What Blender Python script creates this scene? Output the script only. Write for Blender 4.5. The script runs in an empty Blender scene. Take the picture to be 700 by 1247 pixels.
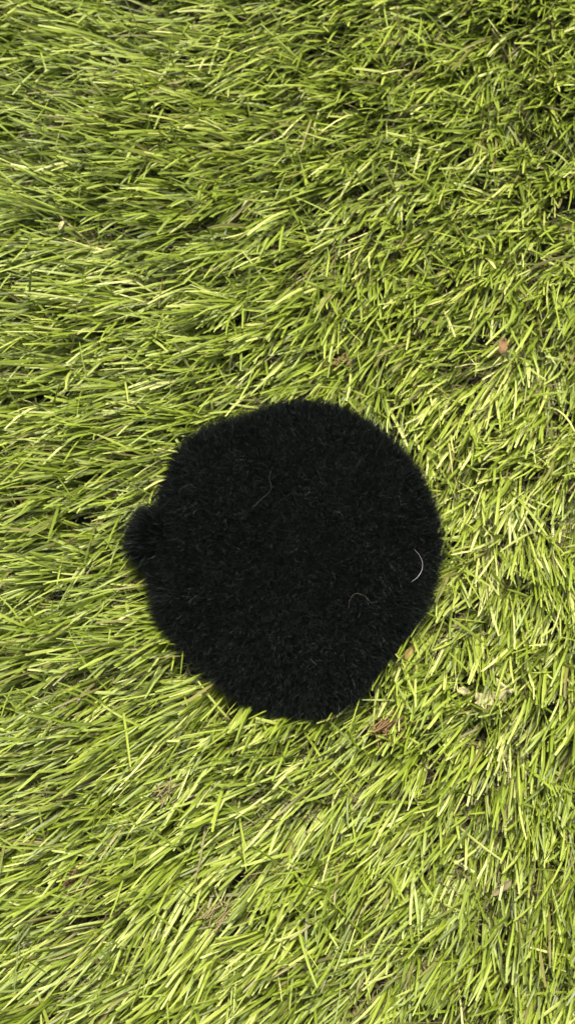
import bpy, math
import numpy as np

RNG = np.random.default_rng(11)
S = bpy.context.scene
COL = S.collection

# ------------------------------------------------------------------ camera
TILT = math.radians(12.0)
VF = math.radians(46.0)
DIST = 0.42
AIM = np.array([0.0, 0.0, 0.012])
CAM = AIM - DIST * np.array([0.0, math.sin(TILT), -math.cos(TILT)])
cd = bpy.data.cameras.new('camera')
cam = bpy.data.objects.new('camera', cd)
COL.objects.link(cam)
cam.location = CAM
cam.rotation_euler = (TILT, 0, 0)
cd.sensor_fit = 'VERTICAL'
cd.sensor_height = 36
cd.angle = VF
cd.clip_start = 0.01
cd.clip_end = 100
cd.dof.use_dof = True
cd.dof.focus_distance = 0.402
cd.dof.aperture_fstop = 11
S.camera = cam

# ------------------------------------------------------------------ sky, sun, exposure
SUN_EL, SUN_AZ = math.radians(58), math.radians(8)     # azimuth clockwise from +Y (top of the picture)
W = bpy.data.worlds.new('World')
S.world = W
W.use_nodes = True
nt = W.node_tree
sky = nt.nodes.new('ShaderNodeTexSky')
sky.sky_type = 'NISHITA'
sky.sun_disc = False
sky.sun_elevation = SUN_EL
sky.sun_rotation = SUN_AZ
sky.dust_density = 7.0
sky.air_density = 0.8
sky.ozone_density = 0.6
nt.links.new(sky.outputs[0], nt.nodes['Background'].inputs[0])
nt.nodes['Background'].inputs[1].default_value = 0.095
ld = bpy.data.lights.new('sun', 'SUN')
ld.energy = 2.2
ld.angle = math.radians(4)
ld.color = (1.0, 0.94, 0.82)
sun = bpy.data.objects.new('sun', ld)
COL.objects.link(sun)
sun.rotation_euler = (math.pi / 2 - SUN_EL, 0, math.pi - SUN_AZ)
sun.location = (0, 1, 2)
S.view_settings.view_transform = 'Standard'
S.view_settings.look = 'None'
S.view_settings.exposure = 1.76
S.view_settings.gamma = 1.0

# ------------------------------------------------------------------ helpers
TV = math.tan(VF / 2)
CT, ST = math.cos(TILT), math.sin(TILT)


def at(u, v, z):
    """point of the photograph (700 x 1247) -> place at height z"""
    nx = (np.asarray(u, float) - 350) / 623.5 * TV
    ny = (623.5 - np.asarray(v, float)) / 623.5 * TV
    dx, dy, dz = nx, ny * CT + ST, ny * ST - CT
    k = (z - CAM[2]) / dz
    return CAM[0] + k * dx, CAM[1] + k * dy


def photo(x, y, z):
    px, py, pz = x - CAM[0], y - CAM[1], z - CAM[2]
    d = py * ST - pz * CT
    up = py * CT + pz * ST
    return 350 + px / d / TV * 623.5, 623.5 - up / d / TV * 623.5


def vnoise(x, y, scale, seed):
    r = np.random.default_rng(seed)
    g = r.uniform(-1, 1, (128, 128))
    X, Y = x / scale + 40.3, y / scale + 40.7
    i, j = np.floor(X).astype(int), np.floor(Y).astype(int)
    fx, fy = X - i, Y - j
    fx, fy = fx * fx * (3 - 2 * fx), fy * fy * (3 - 2 * fy)
    a, b = g[i % 128, j % 128], g[(i + 1) % 128, j % 128]
    c, d = g[i % 128, (j + 1) % 128], g[(i + 1) % 128, (j + 1) % 128]
    return (a * (1 - fx) + b * fx) * (1 - fy) + (c * (1 - fx) + d * fx) * fy


def mesh_from(name, verts, quads, material, parent=None, smooth=False, attrs=None):
    me = bpy.data.meshes.new(name)
    nv, nq = len(verts), len(quads)
    me.vertices.add(nv)
    me.vertices.foreach_set('co', np.ascontiguousarray(verts, np.float32).ravel())
    me.loops.add(nq * 4)
    me.loops.foreach_set('vertex_index', np.ascontiguousarray(quads, np.int32).ravel())
    me.polygons.add(nq)
    me.polygons.foreach_set('loop_start', np.arange(0, nq * 4, 4, dtype=np.int32))
    me.polygons.foreach_set('loop_total', np.full(nq, 4, np.int32))
    me.update(calc_edges=True)
    if smooth:
        me.polygons.foreach_set('use_smooth', np.ones(nq, bool))
    for k, a in (attrs or {}).items():
        at_ = me.attributes.new(k, 'FLOAT', 'POINT')
        at_.data.foreach_set('value', np.ascontiguousarray(a, np.float32).ravel())
    me.materials.append(material)
    o = bpy.data.objects.new(name, me)
    COL.objects.link(o)
    if parent is not None:
        o.parent = parent
    return o


def tag(o, label=None, cat=None, group=None, kind=None):
    for k, v in (('label', label), ('category', cat), ('group', group), ('kind', kind)):
        if v:
            o[k] = v
    return o


def ribbons(P, side, width, prof, lift=None):
    """P (n,m,3) centre lines, side (n,m,3) unit, width (n,), prof (m,).
    lift (n,m,3): ridge vector for a creased three-point section."""
    n, m, _ = P.shape
    w = (width[:, None] * prof[None, :] * 0.5)[..., None]
    if lift is None:
        V = np.stack([P - side * w, P + side * w], 2)
        c = 2
    else:
        V = np.stack([P - side * w, P + lift * w, P + side * w], 2)
        c = 3
    idx = np.arange(n * m * c).reshape(n, m, c)
    Q = np.stack([idx[:, :-1, :-1], idx[:, :-1, 1:], idx[:, 1:, 1:], idx[:, 1:, :-1]], -1).reshape(-1, 4)
    return V.reshape(-1, 3), Q


def unit(a):
    return a / np.maximum(np.linalg.norm(a, axis=-1, keepdims=True), 1e-12)


def tubes(P, rad, sides=5):
    """P (n,m,3) -> closed-section tubes tapering at the end; rad (n,m)"""
    n, m, _ = P.shape
    T = np.gradient(P, axis=1)
    T = unit(T)
    ref = np.where(np.abs(T[..., 2:3]) > 0.9, np.array([1.0, 0, 0]), np.array([0, 0, 1.0]))
    A = unit(np.cross(T, ref))
    B = np.cross(T, A)
    ang = np.arange(sides) / sides * 2 * math.pi
    V = (P[:, :, None, :] + rad[..., None, None] * (A[:, :, None, :] * np.cos(ang)[None, None, :, None]
                                                  + B[:, :, None, :] * np.sin(ang)[None, None, :, None]))
    idx = np.arange(n * m * sides).reshape(n, m, sides)
    nx = np.roll(idx, -1, 2)
    Q = np.stack([idx[:, :-1], nx[:, :-1], nx[:, 1:], idx[:, 1:]], -1).reshape(-1, 4)
    return V.reshape(-1, 3), Q


# ------------------------------------------------------------------ materials
def base_mat(name):
    m = bpy.data.materials.new(name)
    m.use_nodes = True
    return m, m.node_tree, m.node_tree.nodes['Principled BSDF']


def ramp(t, fac, stops):
    r = t.nodes.new('ShaderNodeValToRGB')
    e = r.color_ramp.elements
    while len(e) < len(stops):
        e.new(0.5)
    for el, (p, c) in zip(e, stops):
        el.position = p
        el.color = (*c, 1)
    t.links.new(fac, r.inputs[0])
    return r.outputs[0]


def attr(t, name):
    a = t.nodes.new('ShaderNodeAttribute')
    a.attribute_name = name
    return a.outputs['Fac']


def grass_material():
    m, t, b = base_mat('turf_blade')
    c = ramp(t, attr(t, 'tint'), [
        (0.00, (0.115, 0.105, 0.028)),      # dry, brownish
        (0.10, (0.190, 0.180, 0.048)),
        (0.22, (0.080, 0.114, 0.009)),      # olive
        (0.50, (0.170, 0.232, 0.015)),      # yellow green
        (0.78, (0.258, 0.318, 0.041)),
        (1.00, (0.430, 0.460, 0.150))])     # pale
    n = t.nodes.new('ShaderNodeTexNoise')
    n.inputs['Scale'].default_value = 900
    mx = t.nodes.new('ShaderNodeMixRGB')
    mx.blend_type = 'MULTIPLY'
    mx.inputs[0].default_value = 0.30
    t.links.new(c, mx.inputs[1])
    t.links.new(n.outputs[0], mx.inputs[2])
    t.links.new(mx.outputs[0], b.inputs['Base Color'])
    b.inputs['Roughness'].default_value = 0.48
    b.inputs['Specular IOR Level'].default_value = 0.44
    tr = t.nodes.new('ShaderNodeBsdfTranslucent')
    t.links.new(c, tr.inputs[0])
    ms = t.nodes.new('ShaderNodeMixShader')
    ms.inputs[0].default_value = 0.22
    t.links.new(b.outputs[0], ms.inputs[1])
    t.links.new(tr.outputs[0], ms.inputs[2])
    t.links.new(ms.outputs[0], t.nodes['Material Output'].inputs[0])
    return m


def tinted(name, stops, rough=0.7, spec=0.3):
    m, t, b = base_mat(name)
    t.links.new(ramp(t, attr(t, 'tint'), stops), b.inputs['Base Color'])
    b.inputs['Roughness'].default_value = rough
    b.inputs['Specular IOR Level'].default_value = spec
    return m


def noisy(name, a, c, scale, rough=0.8, spec=0.25):
    m, t, b = base_mat(name)
    n = t.nodes.new('ShaderNodeTexNoise')
    n.inputs['Scale'].default_value = scale
    n.inputs['Detail'].default_value = 6
    t.links.new(ramp(t, n.outputs[0], [(0.35, a), (0.65, c)]), b.inputs['Base Color'])
    bp = t.nodes.new('ShaderNodeBump')
    bp.inputs['Strength'].default_value = 0.4
    bp.inputs['Distance'].default_value = 0.0004
    t.links.new(n.outputs[0], bp.inputs['Height'])
    t.links.new(bp.outputs[0], b.inputs['Normal'])
    b.inputs['Roughness'].default_value = rough
    b.inputs['Specular IOR Level'].default_value = spec
    return m


M_GRASS = grass_material()
M_THATCH = tinted('thatch_fibre', [(0.0, (0.045, 0.035, 0.016)), (0.5, (0.10, 0.082, 0.034)), (1.0, (0.08, 0.10, 0.026))])
M_BACK = noisy('turf_backing', (0.010, 0.011, 0.006), (0.026, 0.028, 0.011), 260)
M_FUR = tinted('black_fur', [(0.0, (0.0011, 0.0016, 0.0013)), (0.7, (0.0042, 0.0066, 0.0054)), (1.0, (0.032, 0.046, 0.036))], 0.6, 0.10)
M_HIDE = noisy('black_hide', (0.002, 0.002, 0.002), (0.004, 0.005, 0.004), 900, 0.9, 0.1)
M_WHITE = noisy('white_lint', (0.16, 0.165, 0.16), (0.30, 0.30, 0.29), 700, 0.5)
M_GREY = noisy('grey_lint', (0.018, 0.02, 0.019), (0.04, 0.04, 0.038), 700, 0.6)
M_TAN = noisy('tan_lint', (0.035, 0.030, 0.016), (0.06, 0.05, 0.03), 700, 0.6)
M_RUST = noisy('rust_leaf', (0.10, 0.060, 0.025), (0.19, 0.12, 0.05), 600)
M_STRAW = noisy('straw_leaf', (0.22, 0.215, 0.085), (0.34, 0.32, 0.15), 500)
M_ORANGE = noisy('ochre_leaf', (0.14, 0.105, 0.025), (0.21, 0.165, 0.045), 600)
M_TAUPE = noisy('taupe_leaf', (0.10, 0.090, 0.042), (0.16, 0.14, 0.07), 600)
M_BROWN = noisy('brown_strand', (0.095, 0.058, 0.024), (0.19, 0.12, 0.05), 700)
M_DRY = noisy('dry_strand', (0.12, 0.105, 0.042), (0.19, 0.165, 0.07), 700)

# ------------------------------------------------------------------ ground
n = 40
gx, gy = np.meshgrid(np.linspace(-6, 6, n), np.linspace(-6, 6, n))
GV = np.stack([gx.ravel(), gy.ravel(), np.zeros(n * n)], -1)
gi = np.arange(n * n).reshape(n, n)
GQ = np.stack([gi[:-1, :-1], gi[:-1, 1:], gi[1:, 1:], gi[1:, :-1]], -1).reshape(-1, 4)
tag(mesh_from('ground', GV, GQ, M_BACK), kind='structure')

# ------------------------------------------------------------------ outline of the black fur pad
OUT = np.array([(370, 491), (430, 497), (462, 522), (495, 548), (520, 577), (531, 618), (536, 664), (535, 708),
                (523, 744), (497, 782), (464, 820), (425, 858), (390, 878), (364, 881), (336, 877), (304, 866), (270, 838),
                (240, 807), (209, 779), (187, 748), (175, 714), (172, 686), (190, 650), (188, 620), (200, 585),
                (211, 550), (236, 527), (268, 508), (300, 500), (334, 492)], float)
Z_EQ = 0.0125
ox, oy = at(OUT[:, 0], OUT[:, 1], Z_EQ)
CX, CY = (ox.min() + ox.max()) / 2, (oy.min() + oy.max()) / 2
oa = np.arctan2(oy - CY, ox - CX)
orad = np.hypot(ox - CX, oy - CY)
k = np.argsort(oa)
OA = np.concatenate([oa[k] - 2 * math.pi, oa[k], oa[k] + 2 * math.pi])
OR = np.tile(orad[k], 3)


def r_out(th):
    """radius of the visible edge of the pad in direction th"""
    a = np.arctan2(np.sin(th), np.cos(th))
    return (np.interp(a - 0.08, OA, OR) + np.interp(a + 0.08, OA, OR) + np.interp(a, OA, OR)) / 3


CORE = 0.0027        # the fur stands this far beyond the hide


def r_core(th):
    return r_out(th) - CORE


TX, TY = at(189, 655, 0.0125)         # the small tuft on the left
UP, DOWN = 0.0100, 0.0085


# ------------------------------------------------------------------ grass blades
def lean_angle(u, v):
    """turf pile direction over the lawn, degrees below 'left'"""
    us = [-150, 0, 200, 350, 500, 700, 850]
    vs = [-200, 0, 200, 420, 620, 820, 1000, 1247, 1450]
    A = np.array([
        [6, 8, 14, 22, 34, 40, 42],
        [6, 8, 14, 24, 38, 46, 46],
        [8, 10, 18, 34, 48, 52, 50],
        [14, 16, 26, 46, 60, 62, 60],
        [18, 20, 24, 44, 62, 66, 64],
        [22, 24, 28, 40, 56, 64, 64],
        [24, 26, 32, 38, 50, 64, 66],
        [22, 24, 32, 42, 54, 64, 66],
        [22, 24, 32, 42, 54, 64, 66]], float)
    fu = np.clip(np.interp(u, us, np.arange(len(us))), 0, len(us) - 1.001)
    fv = np.clip(np.interp(v, vs, np.arange(len(vs))), 0, len(vs) - 1.001)
    i, j = fu.astype(int), fv.astype(int)
    a, b = fu - i, fv - j
    return ((A[j, i] * (1 - a) + A[j, i + 1] * a) * (1 - b) + (A[j + 1, i] * (1 - a) + A[j + 1, i + 1] * a) * b)


def blades(x0, x1, y0, y1, pitch_x, pitch_y, per, segs, keep):
    # tufts stitched on a loose grid
    tx, ty = np.meshgrid(np.arange(x0, x1, pitch_x), np.arange(y0, y1, pitch_y))
    tx, ty = tx.ravel(), ty.ravel()
    tx = tx + RNG.normal(0, pitch_x * 0.30, tx.size)
    ty = ty + RNG.normal(0, pitch_y * 0.30, ty.size)
    kk = keep(tx, ty) & (vnoise(tx, ty, 0.011, 51) + 0.5 * vnoise(tx, ty, 0.005, 52) > -0.84)
    tx, ty = tx[kk], ty[kk]
    nt_ = tx.size
    tuft_rot = RNG.normal(0, 13, nt_) + 17 * vnoise(tx, ty, 0.022, 5) + 7 * vnoise(tx, ty, 0.008, 15)
    tuft_el = RNG.normal(0, 7, nt_) + 9 * vnoise(tx, ty, 0.018, 6)
    tuft_tint = 0.11 * vnoise(tx, ty, 0.012, 7) + 0.07 * vnoise(tx, ty, 0.05, 8) + RNG.normal(0, 0.05, nt_)
    tuft_len = 1 + 0.12 * vnoise(tx, ty, 0.02, 9)
    ti = np.repeat(np.arange(nt_), per)
    N = ti.size
    rx = tx[ti] + RNG.normal(0, 0.0013, N)
    ry = ty[ti] + RNG.normal(0, 0.0013, N)
    u, v = photo(rx, ry, 0.008)
    ang = lean_angle(u, v) + tuft_rot[ti]
    spread = np.interp(v, [0, 350, 1247], [13, 11, 9.5]) + 7 * np.clip((u - 300) / 300, 0, 1) * np.clip((520 - v) / 300, 0, 1)
    ang = ang + RNG.normal(0, 1, N) * spread
    rogue = RNG.random(N) < np.where(u > 350, 0.13, 0.07)
    ang = np.where(rogue, ang + RNG.normal(0, 55, N), ang)
    el = np.clip(28 + tuft_el[ti] + RNG.normal(0, 8, N), 10, 62)
    el = np.where(rogue, el + 7, el)
    L = np.clip(RNG.normal(0.0250, 0.0052, N), 0.010, 0.040) * tuft_len[ti]
    L = L * np.interp(u, [250, 520], [1.0, 0.86])
    el = el + np.interp(u, [250, 520], [0, 3])
    short = RNG.random(N) < 0.18
    L = np.where(short, L * 0.62, L)
    ang_r = np.radians(ang)
    D = np.stack([-np.cos(ang_r), -np.sin(ang_r)], -1)           # towards the tip
    curl = np.clip(RNG.normal(13, 9, N), -8, 42)                 # bends over along its length
    swing = RNG.normal(0, 9, N)
    s = np.linspace(0, 1, segs + 1)
    e = np.radians(el[:, None] + curl[:, None] * (1 - 2.0 * s[None, :] ** 0.9))
    e = np.clip(e, math.radians(-12), math.radians(80))
    a2 = ang_r[:, None] + np.radians(swing)[:, None] * (s[None, :] - 0.4) * 2
    T = np.stack([-np.cos(a2) * np.cos(e), -np.sin(a2) * np.cos(e), np.sin(e)], -1)
    seg = L[:, None, None] / segs
    P = np.zeros((N, segs + 1, 3))
    P[:, 0] = np.stack([rx, ry, np.zeros(N)], -1)
    P[:, 1:] = P[:, :1] + np.cumsum((T[:, :-1] + T[:, 1:]) / 2 * seg, 1)
    # blades under or against the pad are pressed down by it
    dx, dy = P[..., 0] - CX, P[..., 1] - CY
    th = np.arctan2(dy, dx)
    q = np.hypot(dx, dy) / r_core(th)
    und = Z_EQ - 0.001 - DOWN * np.sqrt(np.clip(1 - np.clip(q, 0, 1) ** 2.2, 0, 1))
    P[..., 2] = np.where((q < 1.03), np.minimum(P[..., 2], np.maximum(und, 0.0006)), P[..., 2])
    P[..., 2] = np.maximum(P[..., 2], 0.0004)
    ok = (q[:, 0] > 0.80) & ~((q.min(1) < 0.62))
    intuft = (((P[..., 0] - TX) / 0.0078) ** 2 + ((P[..., 1] - TY) / 0.0105) ** 2 < 1) & (P[..., 2] > 0.006)
    ok &= ~intuft.any(1)
    T = unit(np.gradient(P, axis=1))
    side = unit(np.cross(T, np.array([0, 0, 1.0])) + 1e-9)
    nor = np.cross(side, T)
    roll = np.radians(RNG.normal(0, 27, N))[:, None] + np.radians(RNG.normal(0, 22, N))[:, None] * s[None, :]
    cr, sr = np.cos(roll)[..., None], np.sin(roll)[..., None]
    side2 = side * cr + nor * sr
    nor2 = nor * cr - side * sr
    width = np.clip(RNG.normal(0.00078, 0.00021, N), 0.0004, 0.0013)
    fold = np.clip(RNG.normal(0.30, 0.16, N), 0.02, 0.7) * np.where(RNG.random(N) < 0.72, 1, -1)
    prof = np.interp(s, [0, 0.2, 0.8, 0.93, 1], [0.85, 1, 0.95, 0.84, 0.62])
    lift = nor2 * fold[:, None, None]
    tint = np.clip(np.interp(v, [0, 500, 1247], [0.47, 0.50, 0.49]) + 0.13 * np.exp(-((u - 560) / 160) ** 2 - ((v - 620) / 260) ** 2) + tuft_tint[ti] + RNG.normal(0, 0.20, N), 0.16, 1)  # blades right of the pad tinted paler: brighter light put into their colour
    dry = RNG.random(N) < 0.045
    tint = np.where(dry, RNG.uniform(0, 0.14, N), tint)
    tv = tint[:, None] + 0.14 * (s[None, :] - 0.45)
    tv = np.where(dry[:, None], tint[:, None], tv)
    P, side2, lift, width, tv = P[ok], side2[ok], lift[ok], width[ok], tv[ok]
    V, Q = ribbons(P, side2, width, prof, lift)
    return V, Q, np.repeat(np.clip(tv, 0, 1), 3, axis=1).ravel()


def in_frame(x, y):
    u, v = photo(x, y, 0.008)
    return (u > -60) & (u < 800) & (v > -70) & (v < 1310)


V1, Q1, A1 = blades(-0.19, 0.19, -0.24, 0.30, 0.0060, 0.0074, 18, 5, in_frame)
V2, Q2, A2 = blades(-0.42, 0.42, -0.45, 0.62, 0.0066, 0.0080, 8, 3, lambda x, y: ~in_frame(x, y))
print('blades', len(V1) // 18, len(V2) // 12, 'tris', 2 * (len(Q1) + len(Q2)))
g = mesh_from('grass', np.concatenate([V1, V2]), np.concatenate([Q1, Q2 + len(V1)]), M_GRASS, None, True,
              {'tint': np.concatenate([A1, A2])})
tag(g, 'green artificial turf blades combed towards the lower left', 'grass', kind='stuff')


# crimped thatch fibres between the blades
def curly(n_, x, y, z0, z1, length, amp, m, fr=(1.2, 3.2), aim=None):
    s = np.linspace(0, 1, m)
    a = RNG.uniform(0, 2 * math.pi, n_)
    if aim is not None:
        a = np.where(RNG.random(n_) < 0.7, RNG.normal(aim, 0.35, n_), a)
    f = RNG.uniform(fr[0], fr[1], n_)
    ph = RNG.uniform(0, 6.28, (n_, 3))
    D = np.stack([np.cos(a), np.sin(a)], -1)
    Nn = np.stack([-np.sin(a), np.cos(a)], -1)
    L = length * RNG.uniform(0.6, 1.3, n_)
    w = np.sin(s[None] * f[:, None] * 6.28 + ph[:, :1]) * amp
    P = np.zeros((n_, m, 3))
    c = (s - 0.5)[None] * L[:, None]
    P[..., 0] = x[:, None] + c * D[:, :1] + w * Nn[:, :1]
    P[..., 1] = y[:, None] + c * D[:, 1:] + w * Nn[:, 1:]
    zb = RNG.uniform(z0, z1, n_)
    P[..., 2] = np.maximum(zb[:, None] + np.cos(s[None] * f[:, None] * 6.28 + ph[:, 1:2]) * amp * 0.8
                           + c * RNG.normal(0, 0.25, n_)[:, None], 0.0004)
    return P


NT = 16000
x = RNG.uniform(-0.16, 0.16, NT)
y = RNG.uniform(-0.20, 0.28, NT)
th = np.arctan2(y - CY, x - CX)
k = (np.hypot(x - CX, y - CY) > r_core(th) * 1.02)
x, y = x[k], y[k]
P = curly(x.size, x, y, 0.001, 0.0075, 0.010, 0.0011, 8)
T = unit(np.gradient(P, axis=1))
side = unit(np.cross(T, unit(RNG.normal(0, 1, (x.size, 1, 3)) * 0.5 + np.array([0, 0, 1.0]))))
V, Q = ribbons(P, side, np.full(x.size, 0.00042), np.ones(8))
tag(mesh_from('thatch', V, Q, M_THATCH, None, True, {'tint': np.repeat(RNG.random(x.size), 16)}),
    'crimped brown thatch fibres down between the turf blades', 'thatch', kind='stuff')

# ------------------------------------------------------------------ black fur pad
pad = bpy.data.objects.new('fur_pad', None)
COL.objects.link(pad)
pad.location = (CX, CY, 0)
tag(pad, 'round black fluffy fur pad with a small tuft on its left, lying on the grass', 'fur pad')


def to_pad(V):
    return V - np.array([CX, CY, 0.0])


def dome(th, ph):
    """point of the hide: th round, ph from -pi/2 under to pi/2 on top"""
    c = np.cos(ph)
    rr = np.sign(c) * np.abs(c) ** 0.8
    lump = 1 + 0.015 * np.sin(5 * th + 1) + 0.012 * np.sin(9 * th)
    r = r_core(th) * rr * lump
    x_, y_ = CX + r * np.cos(th), CY + r * np.sin(th)
    bump = 0.0013 * vnoise(x_, y_, 0.017, 21) + 0.0007 * vnoise(x_, y_, 0.007, 22)
    z_ = Z_EQ + np.where(ph > 0, UP * np.sin(ph) + bump * np.clip(np.sin(ph) * 2, 0, 1), DOWN * np.sin(ph))
    return np.stack([x_, y_, z_], -1)


nth, nph = 120, 34
TH, PH = np.meshgrid(np.arange(nth) / nth * 2 * math.pi, np.linspace(-math.pi / 2 * 0.999, math.pi / 2 * 0.999, nph))
BV = dome(TH, PH).reshape(-1, 3)
bi = np.arange(nth * nph).reshape(nph, nth)
bn = np.roll(bi, -1, 1)
BQ = np.stack([bi[:-1], bn[:-1], bn[1:], bi[1:]], -1).reshape(-1, 4)
mesh_from('hide', to_pad(BV), BQ, M_HIDE, pad, True)


def fur(root, nor, length, bend, m, width, jitter):
    n_ = len(root)
    d0 = unit(nor + RNG.normal(0, jitter, (n_, 3)))
    bd = bend + RNG.normal(0, 0.35, (n_, 3))
    s = np.linspace(0, 1, m)
    T = unit(d0[:, None] + bd[:, None] * (s[None, :, None] ** 1.2))
    wob = RNG.normal(0, 0.22, (n_, m, 3))
    T = unit(T + wob)
    P = np.zeros((n_, m, 3))
    P[:, 0] = root
    P[:, 1:] = root[:, None] + np.cumsum(T[:, :-1] * (length / (m - 1))[:, None, None], 1)
    P[..., 2] = np.maximum(P[..., 2], 0.001)
    side = unit(np.cross(T, unit(RNG.normal(0, 1, (n_, 1, 3)))))
    return ribbons(P, side, width, np.interp(s, [0, 0.6, 1], [1, 0.85, 0.25]))


NF = 190000
u1 = RNG.random(NF)
rad = np.sqrt(u1)
th = RNG.uniform(0, 2 * math.pi, NF)
ph = np.arccos(np.clip(rad ** (1 / 0.8), 0, 1))
rim = RNG.random(NF) < 0.24                                   # thicker fringe round the rim
ph = np.where(rim, RNG.normal(0.10, 0.30, NF), ph)
root = dome(th, ph)
e_ = 0.01
nor = unit(np.cross(dome(th + e_, ph) - root, dome(th, ph + e_) - root))
flip = (nor[:, 2] * np.sin(ph) + (nor[:, 0] * np.cos(th) + nor[:, 1] * np.sin(th)) * np.cos(ph)) < 0
nor[flip] *= -1
clx = vnoise(root[:, 0], root[:, 1], 0.0035, 31) + 0.6 * vnoise(root[:, 0], root[:, 1], 0.0016, 33)
cly = vnoise(root[:, 0], root[:, 1], 0.0035, 32) + 0.6 * vnoise(root[:, 0], root[:, 1], 0.0016, 34)
bend = np.stack([0.55 * clx - 0.12, 0.55 * cly - 0.10, np.zeros(NF)], -1) + 0.35 * np.stack(
    [np.cos(th) * np.cos(ph), np.sin(th) * np.cos(ph), np.zeros(NF)], -1)
length = np.clip(RNG.normal(0.0031, 0.0008, NF), 0.0014, 0.0056)
length = np.where(rim, length * RNG.uniform(0.8, 1.45, NF) * np.where(np.cos(th - math.radians(215)) > 0.4, 1.05, 1), length)
V, Q = fur(root, nor, length, bend, 5, RNG.uniform(0.00006, 0.00013, NF), 0.55)
tag(mesh_from('fur', to_pad(V), Q, M_FUR, pad, True, {'tint': np.repeat(RNG.random(NF) ** 2.2, 10)}), kind='stuff')

# the small tuft that sticks out on the left
tcx, tcy = at(189, 655, 0.0125)
s_ = bpy.data.objects
tth, tph = np.meshgrid(np.arange(24) / 24 * 2 * math.pi, np.linspace(-1.56, 1.56, 13))
TR = np.array([0.0048, 0.0066, 0.0036])


def lump(th, ph):
    return np.stack([tcx + TR[0] * np.cos(th) * np.cos(ph), tcy + TR[1] * np.sin(th) * np.cos(ph),
                     0.0125 + TR[2] * np.sin(ph)], -1)


TVv = lump(tth, tph).reshape(-1, 3)
ii = np.arange(24 * 13).reshape(13, 24)
jj = np.roll(ii, -1, 1)
tuft = mesh_from('tuft', to_pad(TVv), np.stack([ii[:-1], jj[:-1], jj[1:], ii[1:]], -1).reshape(-1, 4), M_HIDE, pad, True)
tuft['label'] = 'small tuft of longer black fur sticking out on the left'
NU = 14000
th = RNG.uniform(0, 2 * math.pi, NU)
ph = np.arcsin(RNG.uniform(-0.6, 1, NU))
root = lump(th, ph)
nor = unit((root - np.array([tcx, tcy, 0.0125])) / TR ** 2)
bend = np.array([-0.9, -0.05, -0.15]) + 0.6 * np.stack([vnoise(root[:, 0], root[:, 1], 0.002, 41), vnoise(root[:, 0], root[:, 1], 0.002, 42), np.zeros(NU)], -1)
V, Q = fur(root, nor, np.clip(RNG.normal(0.0050, 0.0022, NU), 0.0015, 0.0100), bend, 5, RNG.uniform(0.0001, 0.00019, NU), 0.25)
tag(mesh_from('tuft_fur', to_pad(V), Q, M_FUR, tuft, True, {'tint': np.repeat(RNG.random(NU) ** 2.8, 10)}), kind='stuff')


# ------------------------------------------------------------------ loose hairs lying on the fur
def pad_top(x_, y_):
    t_ = np.arctan2(y_ - CY, x_ - CX)
    q_ = np.clip(np.hypot(x_ - CX, y_ - CY) / r_core(t_), 0, 0.999)
    return Z_EQ + UP * np.sin(np.arccos(q_ ** 1.25))


def smooth_path(pts, m):
    pts = np.array(pts, float)
    t_ = np.linspace(0, len(pts) - 1, m)
    i = np.clip(t_.astype(int), 0, len(pts) - 2)
    f = (t_ - i)[:, None]
    p0, p1, p2, p3 = (pts[np.clip(i + d, 0, len(pts) - 1)] for d in (-1, 0, 1, 2))
    return 0.5 * (2 * p1 + (p2 - p0) * f + (2 * p0 - 5 * p1 + 4 * p2 - p3) * f ** 2 + (3 * p1 - p0 - 3 * p2 + p3) * f ** 3)


def hair(pts, rad_, mat, label, lift=0.0032):
    m = 18
    uv = smooth_path(pts, m)
    zz = np.full(m, 0.025)
    for _ in range(6):
        x_, y_ = at(uv[:, 0], uv[:, 1], zz)
        zz = pad_top(x_, y_) + lift
    x_, y_ = at(uv[:, 0], uv[:, 1], zz)
    P = np.stack([x_, y_, zz + 0.0003 * np.sin(np.linspace(0, 5, m))], -1)
    r = rad_ * np.interp(np.linspace(0, 1, m), [0, 0.25, 0.8, 1], [0.35, 0.5, 1.0, 0.3])
    c = P.mean(0)
    V, Q = tubes(P[None] - c, r[None], 6)
    o = mesh_from('stray_hair', V, Q, mat, None, True)
    o.location = c
    tag(o, label, 'hair', 'stray hairs caught on the black fur')


hair([(504, 669), (510, 676), (514, 686), (513, 695), (508, 703), (501, 708)], 0.00011, M_WHITE,
     'brightest curved white hair near the right rim of the black fur')
hair([(424, 742), (426, 730), (433, 723), (444, 726), (452, 734), (462, 731)], 0.00010, M_TAN,
     'curled tan hair with a hooked end on the lower right of the black fur')
hair([(484, 603), (487, 608), (488, 615)], 0.000062, M_GREY, 'short bent grey hair on the upper right of the black fur')
hair([(386, 532), (391, 538), (396, 544)], 0.000062, M_GREY, 'short straight grey hair near the top edge of the black fur')
hair([(332, 568), (328, 582), (330, 596), (318, 608), (308, 617)], 0.000062, M_GREY,
     'long wavy grey wisp on the upper middle of the black fur')
hair([(217, 604), (220, 596), (228, 591), (236, 590)], 0.00006, M_GREY,
     'hooked grey hair at the upper left of the black fur, above the tuft')
hair([(424, 812), (428, 818), (431, 823)], 0.000062, M_GREY, 'short slanting grey hair near the bottom of the black fur')
hair([(378, 802), (381, 806), (385, 809)], 0.00012, M_TAN, 'tiny tan hair low in the middle of the black fur')


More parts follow.
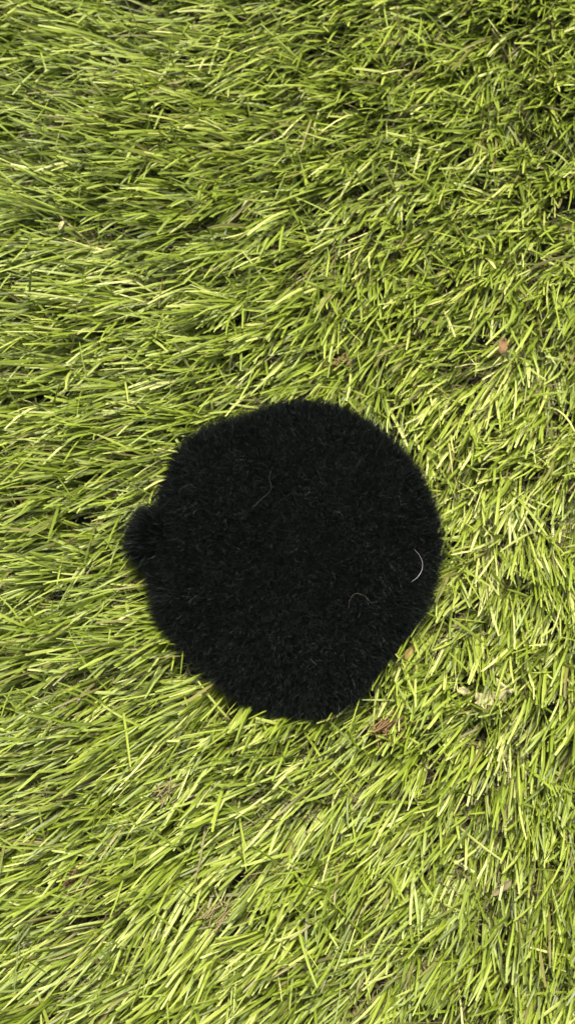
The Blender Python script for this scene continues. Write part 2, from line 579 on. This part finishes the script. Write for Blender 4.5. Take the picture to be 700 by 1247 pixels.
# ------------------------------------------------------------------ dead leaf bits and dry strands in the turf
def leaf_bit(u, v, z, lx, ly, ang, mat, label, seed, ragged=0.25, curl=0.5, tilt=(0.0, 0.0), cat='leaf bit', name='leaf_fragment'):
    r = np.random.default_rng(seed)
    na, nb = 13, 7
    a = np.linspace(-1, 1, na)
    rim_ = np.sqrt(np.clip(1 - np.abs(a) ** 2.4, 0.02, 1))
    up_ = rim_ * (1 + ragged * r.uniform(-1, 0.6, na))
    lo_ = rim_ * (1 + ragged * r.uniform(-1, 0.6, na))
    b = np.linspace(-1, 1, nb)
    X = np.repeat(a[:, None], nb, 1) * lx / 2 * (1 + 0.12 * r.uniform(-1, 1, (1, nb)))
    Y = np.where(b[None] > 0, b[None] * up_[:, None], b[None] * lo_[:, None]) * ly / 2
    Z = curl * (Y / (ly / 2)) ** 2 * ly * 0.35 + 0.15 * ly * np.sin(a * 3 + seed)[:, None] + r.normal(0, 0.035, X.shape) * ly
    Z = Z - 0.12 * ly * np.exp(-(b[None] / 0.2) ** 2)
    c, s = math.cos(ang), math.sin(ang)
    P = np.stack([X * c - Y * s, X * s + Y * c, Z + X * tilt[0] + Y * tilt[1]], -1).reshape(-1, 3)
    i = np.arange(na * nb).reshape(na, nb)
    Qt = np.stack([i[:-1, :-1], i[1:, :-1], i[1:, 1:], i[:-1, 1:]], -1).reshape(-1, 4)
    Vt = np.concatenate([P, P - np.array([0, 0, 0.00022])])
    o_ = na * nb
    bord = np.concatenate([i[:, 0], i[-1, 1:], i[-2::-1, -1], i[0, -2:0:-1]])
    nb_ = np.roll(bord, -1)
    Qs = np.stack([bord, bord + o_, nb_ + o_, nb_], -1)
    o = mesh_from(name, Vt, np.concatenate([Qt, Qt[:, ::-1] + o_, Qs]), mat, None, True)
    x_, y_ = at(u, v, z)
    o.location = (float(x_), float(y_), z - 0.0022)
    tag(o, label, cat, 'dead leaf bits lying in the turf')
    return o


leaf_bit(613, 419, 0.0162, 0.0058, 0.0036, 1.35, M_RUST, 'small rust brown leaf fragment among the blades right of and above the fur', 3, tilt=(0.2, 0.1))
leaf_bit(601, 846, 0.0158, 0.0125, 0.0075, 0.35, M_STRAW, 'largest leaf scrap, pale straw coloured and ragged, right of and below the fur', 5, 0.85, 0.2, tilt=(0.1, -0.15))
leaf_bit(566, 841, 0.0150, 0.0044, 0.0026, -0.2, M_STRAW, 'tiny straw coloured leaf scrap just left of the largest pale scrap', 8, 0.4)
leaf_bit(499, 794, 0.0145, 0.0056, 0.0022, 0.95, M_ORANGE, 'small ochre leaf scrap touching the lower right rim of the fur', 9, 0.4)
leaf_bit(612, 1082, 0.0152, 0.0074, 0.0028, 0.65, M_TAUPE, 'narrow taupe leaf scrap in the turf near the lower right corner', 12, 0.3)
leaf_bit(74, 271, 0.0150, 0.0036, 0.0016, 1.2, M_STRAW, 'tiny pale curled leaf scrap near the upper left edge of the turf', 14, 0.3, 0.9)


def strand_clump(u, v, z, spread, count, mat, label):
    x0_, y0_ = at(u, v, z)
    x_ = RNG.normal(0, spread, count)
    y_ = RNG.normal(0, spread * 0.7, count)
    P = curly(count, x_, y_, -0.0028, 0.0010, 0.0062, 0.00030, 9, (0.3, 1.0), 0.75)
    P[..., 2] += RNG.uniform(-0.003, 0.0012, count)[:, None]
    V, Q = tubes(P, np.full((count, 9), 0.00026), 5)
    o = mesh_from('strand_clump', V, Q, mat, None, True)
    o.location = (float(x0_), float(y0_), z - 0.0030)
    tag(o, label, 'dry strands', 'clumps of dry strands in the turf')


strand_clump(472, 885, 0.0165, 0.0027, 42, M_BROWN, 'reddest brown clump of dry strands just below the lower right rim of the fur')
strand_clump(417, 438, 0.0145, 0.0018, 12, M_BROWN, 'loose brown strands in the turf above the fur')
strand_clump(197, 966, 0.0148, 0.0026, 20, M_DRY, 'tan clump of dry strands in the turf below the left part of the fur')
strand_clump(268, 1118, 0.0142, 0.0036, 26, M_DRY, 'widest tan clump of dry strands, near the bottom of the turf')
strand_clump(88, 1077, 0.0150, 0.0022, 12, M_BROWN, 'small brown clump of strands in the turf near the lower left corner')
